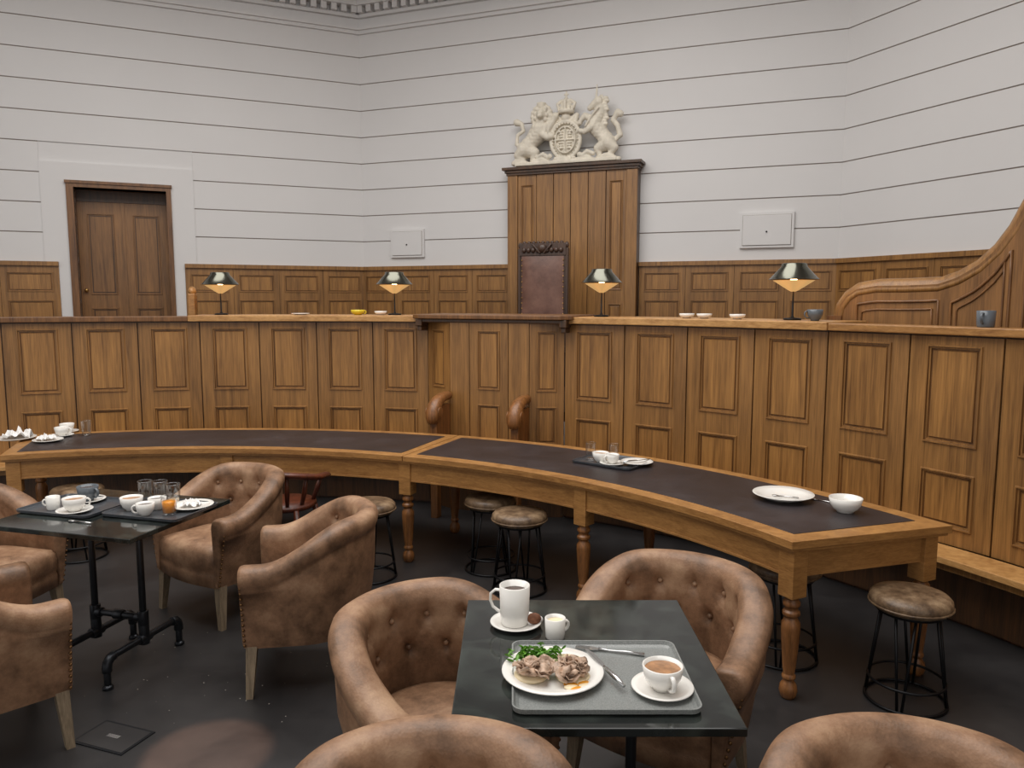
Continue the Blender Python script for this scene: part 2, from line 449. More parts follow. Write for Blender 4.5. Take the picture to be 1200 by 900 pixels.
b.prism([(-.70,.0),(-.62,-.05),(.62,-.05),(.70,.0),(.72,.55),(-.72,.55)], 1.59, 1.625, OAKM, Mb)
b.prism([(-.66,.03),(-.6,-.02),(.6,-.02),(.66,.03),(.66,.3),(-.66,.3)], 1.56, 1.59, OAKD, Mb)
for s in (-1, 1):
    b.box(s*.63-.03, s*.63+.03, -.03, .1, 1.53, 1.59, OAKD, Mb); b.box(s*.63-.02, s*.63+.02, -.015, .1, 1.49, 1.53, OAKD, Mb)
b.obj('dais_bay_cornice', bevel=.006)
def scroll_arm(b, M, x):
    prof = [(.0,.965),(-.06,.965),(-.13,.958),(-.19,.94),(-.24,.905),(-.27,.86),(-.28,.81),(-.272,.775)]
    b.tube([(x, y, z) for y, z in prof], .045, OAKLEG, 14, False, M, radii=[.036,.038,.042,.046,.05,.052,.050,.038], sx=1.15)
    for s in (-.055, .055):
        b.lathe([(0,-.006),(.038,-.006),(.044,0),(.038,.006),(0,.006)], OAKLEG, M @ Matrix.Translation((x+s, -.25, .86)) @ Matrix.Rotation(pi/2,4,'Y'), 18)
    b.box(x-.022,x+.022,-.26,.0,.60,.90,OAKLEG,M)
    b.box(x-.03,x+.03,-.27,-.20,0,.80,OAKLEG,M)
b = B(); Mb = pfr(21.0, RP-.165)
scroll_arm(b, Mb, -.24); scroll_arm(b, Mb, .45)
b.box(-.24, .45, -.24, .0, .56, .60, OAKLEG, Mb)
b.obj('clerk_bench', bevel=.003)

b = B(); Mg = pfr(-8.6, 5.45)
b.box(-.03,.03,-.05,.05, DF, 1.80, OAKT, Mg); b.ball((0,0,1.82),(.035,.055,.045), OAKT, Mg)
b.obj('gate_post', bevel=.008)

# sweeping partition (right)
prof = [(49.8,1.60),(50.0,1.70),(50.5,1.77),(51.2,1.815),(52.5,1.835),(54.5,1.835),(56.5,1.84),(57.6,1.875),(58.8,1.94),(59.8,2.03),(60.6,2.14),(61.2,2.26),(61.8,2.38),(62.6,2.48),(63.8,2.56),(66,2.61),(70,2.63),(80,2.64)]
b = B(); RS = 5.55; v = []; f = []
def ip(t):
    for (a, za), (c, zc) in zip(prof, prof[1:]):
        if a <= t <= c: u = (t-a)/(c-a); return za+(zc-za)*u
    return prof[-1][1]
ts = [49.8+.35*i for i in range(87)]
for t in ts:
    z = ip(t)
    for R in (RS, RS+.06):
        x, y = pol(t, R); v += [(x,y,DF),(x,y,z)]
for i in range(len(ts)-1):
    o = i*4; q = o+4
    f += [(o,q,q+1,o+1),(o+2,q+2,q+3,o+3),(o+1,q+1,q+3,o+3)]
f += [(0,1,3,2)]
b.add(v, f, OAKDOOR)
cap = []
for i, (t, z) in enumerate(prof[:-1]):
    for k in range(4):
        u = k/4; tt = t+(prof[i+1][0]-t)*u; zz = z+(prof[i+1][1]-z)*u; x, y = pol(tt, RS+.03); cap.append((x,y,zz+.002))
b.tube(cap, .021, OAK, 8, sx=2.6)
def mould(pts, r=.009):
    q = []
    n = len(pts)
    for i in range(n):
        (t0,z0),(t1,z1) = pts[i], pts[(i+1)%n]
        for k in range(6):
            u = k/6; x, y = pol(t0+(t1-t0)*u, RS-.003); q.append((x,y,z0+(z1-z0)*u))
    b.tube(q, r, OAKM, 6, closed=True)
def curve_mould(t0, t1, off):
    top = [(t0+(t1-t0)*i/8, ip(t0+(t1-t0)*i/8)-off) for i in range(9)]
    mould([(t0,1.2)]+top+[(t1,1.2)])
    mould([(t0+.35,1.23)]+[(min(max(t,t0+.35),t1-.35), z-.05) for t, z in top]+[(t1-.35,1.23)], .006)
curve_mould(51.3,56.6,.10); curve_mould(57.4,60.7,.14); curve_mould(61.5,66,.16); curve_mould(67,74,.12)
b.box(-.05,.05,-.05,.02,DF,1.64,OAKM, pfr(49.8,RS+.03))
b.obj('stair_partition')

# ---------------------------------------------------------------- throne back board
M = FR['back']; b = B(); BW = .745
b.box(-BW,BW,-.16,-.08,DF,3.15,OAKD,M)
b.box(-BW,-BW+.12,-.185,-.16,DF,3.14,OAK,M); b.box(BW-.12,BW,-.185,-.16,DF,3.14,OAK,M)
panelwork(b, M, -BW+.12, -.40, -.172, DF, 3.14, [(1.0,1.7),(1.85,3.03)], 1, .035, OAK, .8, .003)
panelwork(b, M, .40, BW-.12, -.172, DF, 3.14, [(1.0,1.7),(1.85,3.03)], 1, .035, OAK, .8, .003)
for i in range(4):
    a = -.40+.2*i; b.box(a+.004, a+.196, -.178, -.16, DF, 3.14, OAK, M)
for z0, z1, d in ((3.14,3.165,.20),(3.165,3.195,.215),(3.195,3.225,.24)):
    b.box(-BW-(d-.19), BW+(d-.19), -d, -.02, z0, z1, OAKD, M)
b.box(-BW,BW,-.08,-.02,DF,3.15,OAKD,M)
b.obj('throne_backboard', bevel=.004)

def sculpt(name, b, loc, rz, vox, sm=3):
    o = b.obj(name, loc, rz, weld=False)
    r = o.modifiers.new('remesh','REMESH'); r.mode = 'VOXEL'; r.voxel_size = vox; r.use_smooth_shade = True
    if sm:
        s = o.modifiers.new('smooth','SMOOTH'); s.factor = .5; s.iterations = sm
    return o
b = B(); P = PLASTER
def L(pts, rad, y=0, ys=None): b.chain([(x, (ys[i] if ys else y), z) for i,(x,z) in enumerate(pts)], [r*1.13 for r in rad], P)
# lion
L([(-.48,.19),(-.40,.28),(-.30,.39)], [.092,.078,.105], -.03)
for i in range(16):
    a = 2*pi*i/16; b.ball((-.275+.10*cos(a), -.07, .53+.11*sin(a)), (.034,.035,.034), P)
for i in range(9):
    a = 2*pi*i/9; b.ball((-.275+.065*cos(a), -.105, .535+.075*sin(a)), (.024,.025,.026), P)
for i in range(9): b.ball((-.36+.022*i, -.10, .42-.016*((i*3)%5)), (.018,.03,.05), P)
b.ball((-.275,-.07,.53),(.09,.06,.095),P); b.ball((-.27,-.125,.545),(.052,.05,.058),P); b.ball((-.266,-.17,.52),(.03,.03,.025),P)
for s in (-1,1): b.ball((-.27+s*.055,-.12,.605),(.018,.015,.022),P); b.ball((-.268+s*.022,-.172,.555),(.01,.008,.01),P)
b.lathe([(0,.61),(.045,.61),(.056,.665),(.04,.655),(0,.68)],P,Matrix.Translation((-.272,-.09,.01)),12)
L([(-.28,.43),(-.19,.40),(-.14,.47),(-.115,.52)], [.045,.035,.030,.036], -.08)
L([(-.29,.36),(-.20,.30),(-.16,.31)], [.045,.035,.036], -.09)
L([(-.48,.18),(-.55,.13),(-.50,.07),(-.54,.03),(-.49,.02)], [.072,.048,.034,.034,.036], -.07)
L([(-.45,.18),(-.36,.15),(-.38,.07),(-.33,.03)], [.072,.050,.034,.036], -.05)
L([(-.52,.20),(-.59,.26),(-.58,.36),(-.51,.40),(-.53,.48),(-.59,.50)], [.02,.020,.018,.018,.022,.036], -.02)
# unicorn
L([(.47,.20),(.41,.29),(.32,.40)], [.085,.072,.085], -.03)
L([(.32,.42),(.38,.52),(.37,.62)], [.072,.060,.047], -.05)
L([(.365,.635),(.31,.60),(.275,.575)], [.048,.034,.028], -.07)
L([(.34,.67),(.345,.74),(.35,.82)], [.015,.011,.006], -.06)
for s in (0,1): b.ball((.385+.02*s,-.06,.685),(.012,.01,.028),P)
for i in range(10): b.ball((.44+.014*sin(i*2.1), -.05, .67-.030*i), (.034,.03,.022), P)
L([(.31,.45),(.22,.50),(.17,.44)], [.04,.028,.024], -.08); b.ball((.165,-.08,.42),(.026,.026,.02),P)
L([(.31,.38),(.22,.33),(.17,.34)], [.04,.028,.024], -.09)
L([(.48,.19),(.55,.14),(.50,.08),(.54,.03)], [.067,.042,.026,.032], -.07)
L([(.44,.18),(.36,.15),(.39,.07),(.36,.03)], [.067,.042,.026,.032], -.05)
L([(.53,.22),(.60,.28),(.57,.38),(.52,.44),(.57,.52),(.60,.5)], [.022,.028,.026,.026,.032,.032], -.02)
L([(.38,.56),(.30,.47),(.24,.38)], [.012,.011,.010], -.13)
# shield and garter
b.ball((0,-.02,.26),(.165,.055,.20),P,None,28,14)
b.tube([(.165*cos(a),-.065,.26+.20*sin(a)) for a in [2*pi*i/32 for i in range(32)]], .024, P, 8, True)
for i in range(28):
    a = 2*pi*i/28; b.ball((.14*cos(a),-.085,.26+.172*sin(a)),(.008,.014,.008),P,None,8,5)
b.tube([(.112*cos(a),-.082,.26+.14*sin(a)) for a in [2*pi*i/32 for i in range(32)]], .010, P, 8, True)
b.box(-.006,.006,-.095,-.04,.13,.39,P); b.box(-.10,.10,-.095,-.04,.254,.266,P)
for x, z in ((-.05,.32),(.05,.32),(-.05,.20),(.05,.20)):
    for k in range(3): b.ball((x, -.080, z-.028+.028*k),(.028,.018,.009),P)
b.ball((0,-.05,.50),(.055,.055,.055),P); b.ball((0,-.05,.455),(.085,.045,.03),P)
for s in (-1,1):
    L([(s*.05,.48),(s*.12,.52),(s*.10,.44),(s*.15,.42)], [.024,.025,.022,.016], -.04)
b.lathe([(0,.54),(.085,.54),(.094,.565),(.085,.58),(0,.58)],P,Matrix.Translation((0,-.05,0)),20)
for i in range(5):
    b.ball((-.084+.042*i,-.10+.03*abs(i-2)*.5,.605),(.016,.014,.024),P)
for s in (-1,1): L([(s*.082,.59),(s*.10,.65),(s*.05,.685),(0,.665)], [.016,.016,.016,.016], -.05)
L([(0,.58),(0,.67)],[.016,.016],-.1); b.ball((0,-.05,.62),(.07,.04,.05),P)
b.ball((0,-.05,.70),.024,P); b.box(-.008,.008,-.058,-.042,.71,.78,P); b.box(-.027,.027,-.058,-.042,.738,.754,P)
rib = [(-.60+.03*i, .04+.024*sin(i*.75)) for i in range(41)]
L(rib, [.028]*41, -.08)
b.box(-.58,.58,-.12,.05,.004,.04,P)
for s in (-1,1):
    L([(s*.32,.09),(s*.25,.12),(s*.2,.08)], [.02,.022,.022], -.09); b.ball((s*.17,-.1,.09),(.03,.02,.03),P); b.ball((s*.10,-.1,.06),(.03,.02,.02),P)
b.v = [(p[0], p[1], max(p[2], 0.0)) for p in b.v]
x, y = (FR['back'] @ Vector((-.06,-.12,0))).xy
sculpt('royal_coat_of_arms', b, (x, y, 3.229), -AX, .0065, 1)

# judge chair
b = B(); DC = DARKCARVE
for s in (-1,1):
    b.box(s*.25-.02, s*.25+.02, .20,.25, 0,1.42,DC); b.box(s*.25-.025,s*.25+.025,-.26,-.21,0,.66,DC)
    b.box(s*.25-.03,s*.25+.03,-.28,.22,.66,.70,DC); b.ball((s*.25,.225,1.45),(.025,.025,.035),DC)
b.box(-.26,.26,-.26,.24,.36,.42,DC)
b.box(-.23,.23,-.25,.2,.42,.49,BROWNL)
n = 12; v=[]; f=[]
for i in range(n+1):
    for k in range(n+1):
        u=i/n*2-1; w=k/n*2-1
        v.append((u*.228,.195-.035*(1-u**4)*(1-w**4),.92+w*.42))
for i in range(n):
    for k in range(n): f.append((i*(n+1)+k,(i+1)*(n+1)+k,(i+1)*(n+1)+k+1,i*(n+1)+k+1))
b.add(v,f,BROWNL,True)
b.box(-.25,.25,.2,.25,.50,1.36,DC)
for i in range(15):
    for s in (-1,1): b.ball((s*.224,.19,.53+.055*i),.007,BRASS,None,8,5)
b.box(-.25,.25,.19,.25,1.345,1.47,DC)
for i in range(9):
    a=-.2+.05*i; b.ball((a,.185,1.40),(.024,.02,.028),DC); b.ball((a,.21,1.475),(.022,.022,.02),DC)
for s in (-1,1): b.tube([(s*.02,.175,1.37),(s*.10,.175,1.46)],.013,DC,6)
b.ball((0,.18,1.42),(.05,.03,.045),DC)
x, y = pol(AX-.55, 6.62)
b.obj('judge_chair', (x,y,DF), -AX, .004)

# ---------------------------------------------------------------- desk lamps
b = B()
b.lathe([(0,0),(.055,0),(.06,.006),(.055,.012),(.012,.016),(.006,.03),(.005,.21),(0,.21)], BLACKM)
b.lathe([(.162,.268),(.154,.273),(.082,.352),(.079,.370),(.070,.374),(.0,.374)], SHADE, None, 36)
b.lathe([(.158,.266),(.150,.270),(.078,.346),(0,.348)], BRASS, None, 36)
v=[]; f=[]; ns=64
for i in range(ns):
    a=2*pi*i/ns; k=1+.04*(1 if i%2 else -1)
    for r,z in ((.016,.188),(.034,.198),(.128,.262)): v.append((r*k*cos(a),r*k*sin(a),z))
for i in range(ns):
    j=(i+1)%ns
    for q in range(2): f.append((i*3+q,j*3+q,j*3+q+1,i*3+q+1))
b.add(v,f,GLOWB,True)
b.lathe([(.004,.2),(.014,.23),(.022,.27),(.012,.30),(0,.302)], BULB, None, 14)
lamp = b.mesh('desk_lamp')
for i, t in enumerate((-5.6,11.3,31.6,48.0)):
    x, y = pol(t, 5.30); place('desk_lamp', lamp, (x,y,1.6125))
    ld = bpy.data.lights.new('lamp_glow','POINT'); ld.energy = 1.3; ld.color=(1,.66,.32); ld.shadow_soft_size=.02
    lo = bpy.data.objects.new('lamp_glow_light', ld); lo.location=(x,y,1.6125+.322); S.collection.objects.link(lo)

# ---------------------------------------------------------------- curved bench table
RI, RO, TA, TB, TS, ZT, SK = 3.61, 4.45, -21.0, 65.25, 22.0, .73, 2.1
b = B()
b.arc(RI, RO, TA, TS-.05, ZT-.035, ZT, OAKT, 50); b.arc(RI, RO, TS+.05, TB, ZT-.035, ZT, OAKT, 50, SK)
b.arc(RI+.01, RO-.01, TA+.15, TB-.15, ZT-.05, ZT-.035, OAKT, 80, SK)
b.arc(RI+.09, RO-.09, TA+1.2, TS-.9, ZT-.001, ZT+.0025, INSET, 50)
b.arc(RI+.09, RO-.09, TS+.9, TB-1.4, ZT-.001, ZT+.0025, INSET, 50, SK)
b.arc(RI+.035, RI+.06, TA+.6, TB-.6, ZT-.175, ZT-.05, OAKT, 80, SK)
b.arc(RO-.065, RO-.04, TA+.6, TB-.6, ZT-.175, ZT-.05, OAKT, 80, SK)
b.arc(RI+.03, RI+.035, TA+.6, TB-.6, ZT-.175, ZT-.163, OAKT, 80, SK)
b.arc(RI+.05, RO-.05, TA+.55, TA+.95, ZT-.175, ZT-.05, OAKT, 2)
x0, y0 = pol(TB-.62+SK*(RI+.05-4.03), RI+.05); x1, y1 = pol(TB-.62+SK*(RO-.05-4.03), RO-.05)
Lr = math.hypot(x1-x0, y1-y0); th = -math.degrees(math.atan2(y1-y0, x1-x0)); Me = frame((x0+x1)/2, (y0+y1)/2, th)
b.box(-Lr/2, Lr/2, 0, .025, ZT-.175, ZT-.05, OAKT, Me)
lp = [(0,0),(.026,0),(.034,.012),(.040,.035),(.036,.06),(.026,.075),(.022,.085),(.030,.092),(.030,.104),(.024,.112),(.030,.16),(.037,.25),(.041,.32),(.040,.345),(.030,.362),(.026,.372),(.038,.382),(.038,.396),(.028,.405),(.028,.415),(.037,.425),(.037,.44),(.03,.45),(.03,.46),(.036,.468)]
for t in (TA+1.0, 1.5, 22.0, 42.5, TB-.95):
    for R in (RI+.065, RO-.075):
        M = pfr(t+(SK*(R-4.03) if t > 60 else 0), R)
        b.lathe(lp, OAKLEG, M, 20)
        b.box(-.042,.042,-.042,.042,.466,ZT-.05,OAKT,M)
b.obj('curved_bench_table', bevel=.003)

# ---------------------------------------------------------------- tub chair
def tub():
    b = B(); r = .275; yf = -.235; y0 = .0
    cols = []
    na = 10; nc = 60
    for i in range(na): cols.append((-r, yf+(y0-yf)*i/na, -1, 0))
    for i in range(nc+1):
        a = pi - pi*i/nc; cols.append((r*cos(a), y0+r*sin(a), cos(a), sin(a)))
    for i in range(1, na+1): cols.append((r, y0+(yf-y0)*i/na, 1, 0))
    btn = [(a, .665) for a in (-60,-30,0,30,60)] + [(a, .555) for a in (-45,-15,15,45)]
    def ztop(x, y):
        u = min(1, max(0, (y0+r-y)/(r-yf+y0)))
        s = min(1, max(0, (u-.12)/.75)); s = s*s*(3-2*s)
        return .765-.165*s
    nin = 22; v = []; f = []
    for (x, y, nx, ny) in cols:
        zt = ztop(x, y); sec = []
        fl = .018*max(0, 1-abs(ny))
        sec += [(-.005,.225),(.012,.29),(.028,.40),(.040+fl,.50),(.046+fl,zt-.10),(.044+fl,zt-.085),(.050+fl,zt-.078),(.058+fl,zt-.055),(.062+fl,zt-.028),(.054+fl,zt-.006),(.036+fl,zt+.006),(.010+fl,zt+.009),(-.014,zt+.004),(-.030,zt-.012),(-.040,zt-.035)]
        zi0 = zt-.05
        for k in range(nin):
            z = zi0+(.39-zi0)*k/(nin-1)
            d = -.042+.012*k/(nin-1)
            ang = math.degrees(math.atan2(nx, max(ny,1e-6))) if ny > .02 else 999
            if ang < 900:
                for (ba, bz) in btn:
                    q = ((ang-ba)*radians(1)*r)**2+(z-bz)**2
                    d += .024*math.exp(-q/(2*.017**2))
                for (ba, bz) in btn:
                    for sx in (-1, 1):
                        da = (ang-ba)*sx
                        if 0 <= da <= 15 and 0 <= bz-z < .115 and bz > .6:
                            e = (da/15*.11-(bz-z)); d += .007*math.exp(-(e/.010)**2)
                    if bz > .6 and z > bz and abs(ang-ba) < 5: d += .006*math.exp(-((ang-ba)/2.2)**2)
                    if bz < .6 and z < bz and abs(ang-ba) < 5: d += .006*math.exp(-((ang-ba)/2.2)**2)
            sec.append((d, z))
        sec += [(-.028,.225)]
        rows = len(sec)
        for d, z in sec: v.append((x+nx*d, y+ny*d, z))
    nC = len(cols)
    for i in range(nC-1):
        for k in range(rows-1): f.append((i*rows+k, (i+1)*rows+k, (i+1)*rows+k+1, i*rows+k+1))
    b.add(v, f, TAN, True)
    for e, sgn in ((0, -1), (nC-1, 1)):
        ring0 = v[e*rows:(e+1)*rows]; c = Vector((0,0,0))
        for p in ring0: c += Vector(p)
        c /= rows; vv = list(ring0); ff = []
        for sc, dy in ((.88,-.014),(.6,-.018)):
            for p in ring0:
                vv.append((c.x+(p[0]-c.x)*sc, p[1]+dy, c.z+(p[2]-c.z)*(1-(1-sc)*.25)))
        for q in range(2):
            for k in range(rows):
                l = (k+1) % rows; ff.append((q*rows+k, q*rows+l, (q+1)*rows+l, (q+1)*rows+k))
        ff.append(tuple(2*rows+k for k in range(rows)))
        b.add(vv, ff, TAN, True)
        zt = ring0[11][2]
        for k in range(14):
            z = .245+k*(zt-.28)/13
            fr = (z-.225)/(zt-.225)
            b.ball((ring0[0][0]+sgn*(.012+.062*min(1,fr*1.25))-sgn*.006, yf-.007, z), .0066, STUD, None, 8, 5)
    for ba, bz in btn:
        a = radians(ba); d = r-.020
        b.ball((d*sin(a), y0+d*cos(a), bz), .011, TAN, None, 10, 6)
    out = []
    rr = .243
    for i in range(7): out.append((-rr, yf-.01+(y0-yf)*i/7))
    for i in range(25):
        a = pi-pi*i/24; out.append((rr*cos(a), y0+rr*sin(a)))
    for i in range(1, 8): out.append((rr, y0+(yf-.01-y0)*i/7))
    for i in range(1, 10): out.append((rr-2*rr*i/10, yf-.01-.03*sin(pi*i/10)))
    n = len(out); vv = []; ff = []
    prf = [(1,.225),(1.0,.29),(.985,.305),(1.0,.317),(1.01,.37),(.99,.405),(.94,.427),(.8,.44),(.5,.447),(.05,.448)]
    for sc, z in prf:
        for x, y in out: vv.append((x*sc, y*sc, z))
    for q in range(len(prf)-1):
        for k in range(n):
            l = (k+1)%n; ff.append((q*n+k, q*n+l, (q+1)*n+l, (q+1)*n+k))
    ff.append(tuple(range(n))); ff.append(tuple((len(prf)-1)*n+k for k in range(n)))
    b.add(vv, ff, TAN, True)
    for x, y in ((-.25,-.215),(.25,-.215),(-.19,.20),(.19,.20)):
        sx = .02 if x > 0 else -.02; sy = .035 if y > 0 else -.015
        t, w = .024, .015
        vv = [(x-t,y-t,.235),(x+t,y-t,.235),(x+t,y+t,.235),(x-t,y+t,.235)]
        vv += [(x+sx-w,y+sy-w,0),(x+sx+w,y+sy-w,0),(x+sx+w,y+sy+w,0),(x+sx-w,y+sy+w,0)]
        b.add(vv, [(0,1,2,3),(4,7,6,5),(0,4,5,1),(1,5,6,2),(2,6,7,3),(3,7,4,0)], LEGW)
    return b.mesh('tub_chair')
tubm = tub()
def chair(x, y, fx, fy):
    rz = math.degrees(math.atan2(fy, fx))+90
    place('tub_chair', tubm, (x, y, 0), rz)
chair(-.225, 2.32, .72, -.69)
chair(.56, 2.63, -.55, -.83)
chair(-.165, 1.415, .08, -1)
chair(.845, 1.425, -.12, -1)
chair(-1.64, 4.26, -.55, -.83)
chair(-.97, 3.52, -.99, -.15)
chair(-2.73, 3.80, .96, -.27)
chair(-2.09, 2.87, .70, .71)

# ---------------------------------------------------------------- cafe tables
def cafe(w, d, name, loc, rz):
    b = B(); b.box(-w/2,w/2,-d/2,d/2,.728,.75,STONE)
    for s in (-1,1):
        x = s*.14
        b.tube([(x,0,.715),(x,0,.20)], .016, PIPE, 12)
        b.lathe([(0,.70),(.05,.70),(.05,.71),(.024,.715),(.024,.728),(0,.728)], PIPE, None, 16, True, x, 0)
        b.tube([(x,-.21,.14),(x,.21,.14)], .016, PIPE, 12)
        b.tube([(x,0,.23),(x,0,.11)], .024, PIPE, 12); b.tube([(x,-.035,.14),(x,.035,.14)], .024, PIPE, 12)
        for e in (-1,1):
            b.tube([(x,e*.19,.14),(x,e*.215,.137),(x,e*.23,.12),(x,e*.235,.10),(x,e*.235,.08)], .022, PIPE, 12)
            b.tube([(x,e*.235,.10),(x,e*.235,.012)], .016, PIPE, 12)
            b.lathe([(0,0),(.024,0),(.024,.014),(.016,.02)], PIPE, None, 12, True, x, e*.235)
    b.tube([(-.14,0,.24),(.14,0,.24)], .016, PIPE, 12)
    for s in (-1,1):
        b.tube([(s*.14,0,.275),(s*.14,0,.205)], .025, PIPE, 12); b.tube([(s*.14,0,.24),(s*.10,0,.24)], .023, PIPE, 12)
    b.tube([(-.025,0,.24),(.025,0,.24)], .024, PIPE, 12)
    b.box(-.2,.2,-.05,.05,.715,.729,BLACKM)
    return b.obj(name, loc, rz, .0025)
cafe(.70, .775, 'cafe_table', (.203, 2.088, 0), 0)
cafe(.80, .68, 'cafe_table', (-1.895, 3.56, 0), -15.7)

# ---------------------------------------------------------------- stools
def stool():
    b = B()
    b.lathe([(0,.42),(.150,.42),(.162,.432),(.167,.45),(.164,.468),(.15,.482),(.11,.490),(0,.493)], STOOLL, None, 36)
    b.tube([(.166*cos(a),.166*sin(a),.440) for a in [2*pi*i/40 for i in range(40)]], .005, STOOLL, 6, True)
    b.lathe([(0,.405),(.137,.405),(.137,.42),(0,.42)], BLACKM, None, 30)
    for i in range(4):
        a = pi/4+i*pi/2; ca, sa = cos(a), sin(a)
        for o in (-.03, .03):
            px, py = -sa*o, ca*o
            b.tube([(.11*ca+px*1.3,.11*sa+py*1.3,.41),(.160*ca+px*.3,.160*sa+py*.3,.01)], .0062, BLACKM, 8)
    b.tube([(.154*cos(a),.154*sin(a),.10) for a in [2*pi*i/36 for i in range(36)]], .0062, BLACKM, 8, True)
    b.tube([(.163*cos(a),.163*sin(a),.008) for a in [2*pi*i/36 for i in range(36)]], .007, BLACKM, 8, True)
    return b.mesh('low_stool')
sm = stool()
for x, y, r in ((1.73,3.21,10),(.045,4.50,30),(-.14,4.86,0),(-.90,4.72,50),(1.33,3.62,20),(-2.95,5.10,0)):
    place('low_stool', sm, (x,y,0), r)

# captain's wooden chair
b = B(); W = REDW
b.lathe([(0,.42),(.18,.42),(.195,.435),(.19,.455),(0,.45)], W, None, 28)
b.tube([(-.21,-.16,.60),(-.22,0,.62),(-.18,.14,.655),(-.09,.195,.67),(0,.21,.672),(.09,.195,.67),(.18,.14,.655),(.22,0,.62),(.21,-.16,.60)], .02, W, 10, sx=1.7)
for x, y, z in ((-.20,-.10,.60),(.20,-.10,.60),(-.19,.10,.64),(.19,.10,.64),(-.10,.18,.66),(.10,.18,.66),(0,.20,.665)):
    b.tube([(x*.75,y*.75,.45),(x*.9,y*.9,.54),(x,y,z)], .011, W, 8, radii=[.012,.016,.011])
for x, y in ((-.13,-.13),(.13,-.13),(-.13,.13),(.13,.13)):
    b.tube([(x,y,.43),(x*1.2,y*1.2,.25),(x*1.4,y*1.4,0)], .018, W, 8, radii=[.018,.022,.014])
b.tube([(-.155,-.155,.2),(-.155,.155,.2)],.011,W,8); b.tube([(.155,-.155,.2),(.155,.155,.2)],.011,W,8)
b.obj('captains_chair', (-1.46,4.85,0), 170)

# ---------------------------------------------------------------- crockery
def cup_mesh(name, r, h, m, liquid=None, straight=False, handle=True, hr=None):
    b = B(); t = .0035
    if straight: pr = [(0,0),(r*.86,0),(r*.9,.004),(r*.95,h*.3),(r,h),(r-t,h+.001),(r*.95-t,h*.3),(r*.8,.008),(0,.008)]
    else: pr = [(0,.0),(r*.5,0),(r*.52,.006),(r*.75,h*.25),(r*.92,h*.55),(r,h),(r-t,h+.001),(r*.90-t,h*.55),(r*.7,h*.27),(r*.4,.01),(0,.01)]
    b.lathe(pr, m, None, 32)
    if liquid:
        b.lathe([(0,h*.84),(r*.955-t,h*.84)], liquid, None, 28)
    if handle:
        k = hr or h*.3
        zc = h*.55
        x0 = r*.9
        b.tube([(x0-.002,0,zc+k),(x0+k*.55,0,zc+k*1.02),(x0+k*1.0,0,zc+k*.6),(x0+k*1.05,0,zc),(x0+k*.8,0,zc-k*.6),(x0+k*.3,0,zc-k*.95),(x0-(.006 if not straight else .0),0,zc-k)], .0045, m, 8, sx=1.5)
    return b.mesh(name)
def plate_mesh(name, r, m, depth=.018):
    b = B(); b.lathe([(0,.0),(r*.55,0),(r*.6,.003),(r*.8,depth*.55),(r,depth),(r-.002,depth+.0025),(r*.8,depth*.55+.004),(r*.6,.006),(0,.005)], m, None, 44)
    return b.mesh(name)
def glass_mesh(name, r, h, liquid=None, frac=.5):
    b = B(); b.lathe([(0,.001),(r*.85,.001),(r*.86,.004),(r,h)], GLASS, None, 28)
    b.lathe([(0,.012),(r*.83,.012)], GLASS, None, 28)
    b.tube([(r*cos(a),r*sin(a),h) for a in [2*pi*i/28 for i in range(28)]], .0012, GLASS, 6, True)
    if liquid: b.lathe([(0,.009),(r*.85-.003,.009),(r*.85-.003+(r*.15)*frac,h*frac),(0,h*frac)], liquid, None, 28)
    return b.mesh(name)
def tray_mesh(name, w, d, m):
    b = B(); out = []; rr = .03
    for cx, cy, a0 in ((w/2-rr,d/2-rr,0),(-w/2+rr,d/2-rr,90),(-w/2+rr,-d/2+rr,180),(w/2-rr,-d/2+rr,270)):
        for k in range(6):
            a = radians(a0+18*k); out.append((cx,cy,cos(a),sin(a)))
    n = len(out); vv=[]; ff=[]
    prf = [(-.014,0),(-.002,.004),(0,.014),(0,.017),(-.004,.017),(-.010,.008),(-.018,.003)]
    for ins, z in prf:
        for cx, cy, nx, ny in out: vv.append((cx+nx*(rr+ins), cy+ny*(rr+ins), z))
    for q in range(len(prf)-1):
        for k in range(n):
            l=(k+1)%n; ff.append((q*n+k,q*n+l,(q+1)*n+l,(q+1)*n+k))
    ff.append(tuple(range(n))); ff.append(tuple((len(prf)-1)*n+k for k in range(n)))
    b.add(vv, ff, m); return b.mesh(name)
CUPW = cup_mesh('cup_cappuccino', .052, .062, CER, COFFEE)
CUPS = cup_mesh('cup_small', .042, .058, CER, DARKC)
CUPG = cup_mesh('cup_grey', .050, .072, CERB, DARKC)
MUG = cup_mesh('mug_tall', .047, .122, CER, DARKC, True, True, .034)
MUGG = cup_mesh('mug_grey', .045, .085, CERB, None, True, True, .026)
JUG = cup_mesh('milk_jug', .031, .062, CER, CREAM, True, True, .014)
SAUC = plate_mesh('saucer', .08, CER, .013)
PLT = plate_mesh('dinner_plate', .136, CER, .018)
PLS = plate_mesh('side_plate', .10, CER, .015)
PASTA = plate_mesh('pasta_plate', .152, CER, .03)
BOWL = cup_mesh('bowl', .077, .07, CER, None, False, False)
BOWLS = cup_mesh('bowl_small', .055, .034, CER, None, False, False)
YCUP = cup_mesh('cup_yellow', .062, .045, CERY, None, False, True, .014)
TUM = glass_mesh('tumbler', .034, .11)
TUMJ = glass_mesh('tumbler_juice', .036, .085, JUICE, .7)
TUMW = glass_mesh('tumbler_milk', .034, .10, FOAM, .25)
T1 = tray_mesh('serving_tray', .465, .38, TRAY)
T2 = tray_mesh('serving_tray_dark', .42, .32, TRAYD)
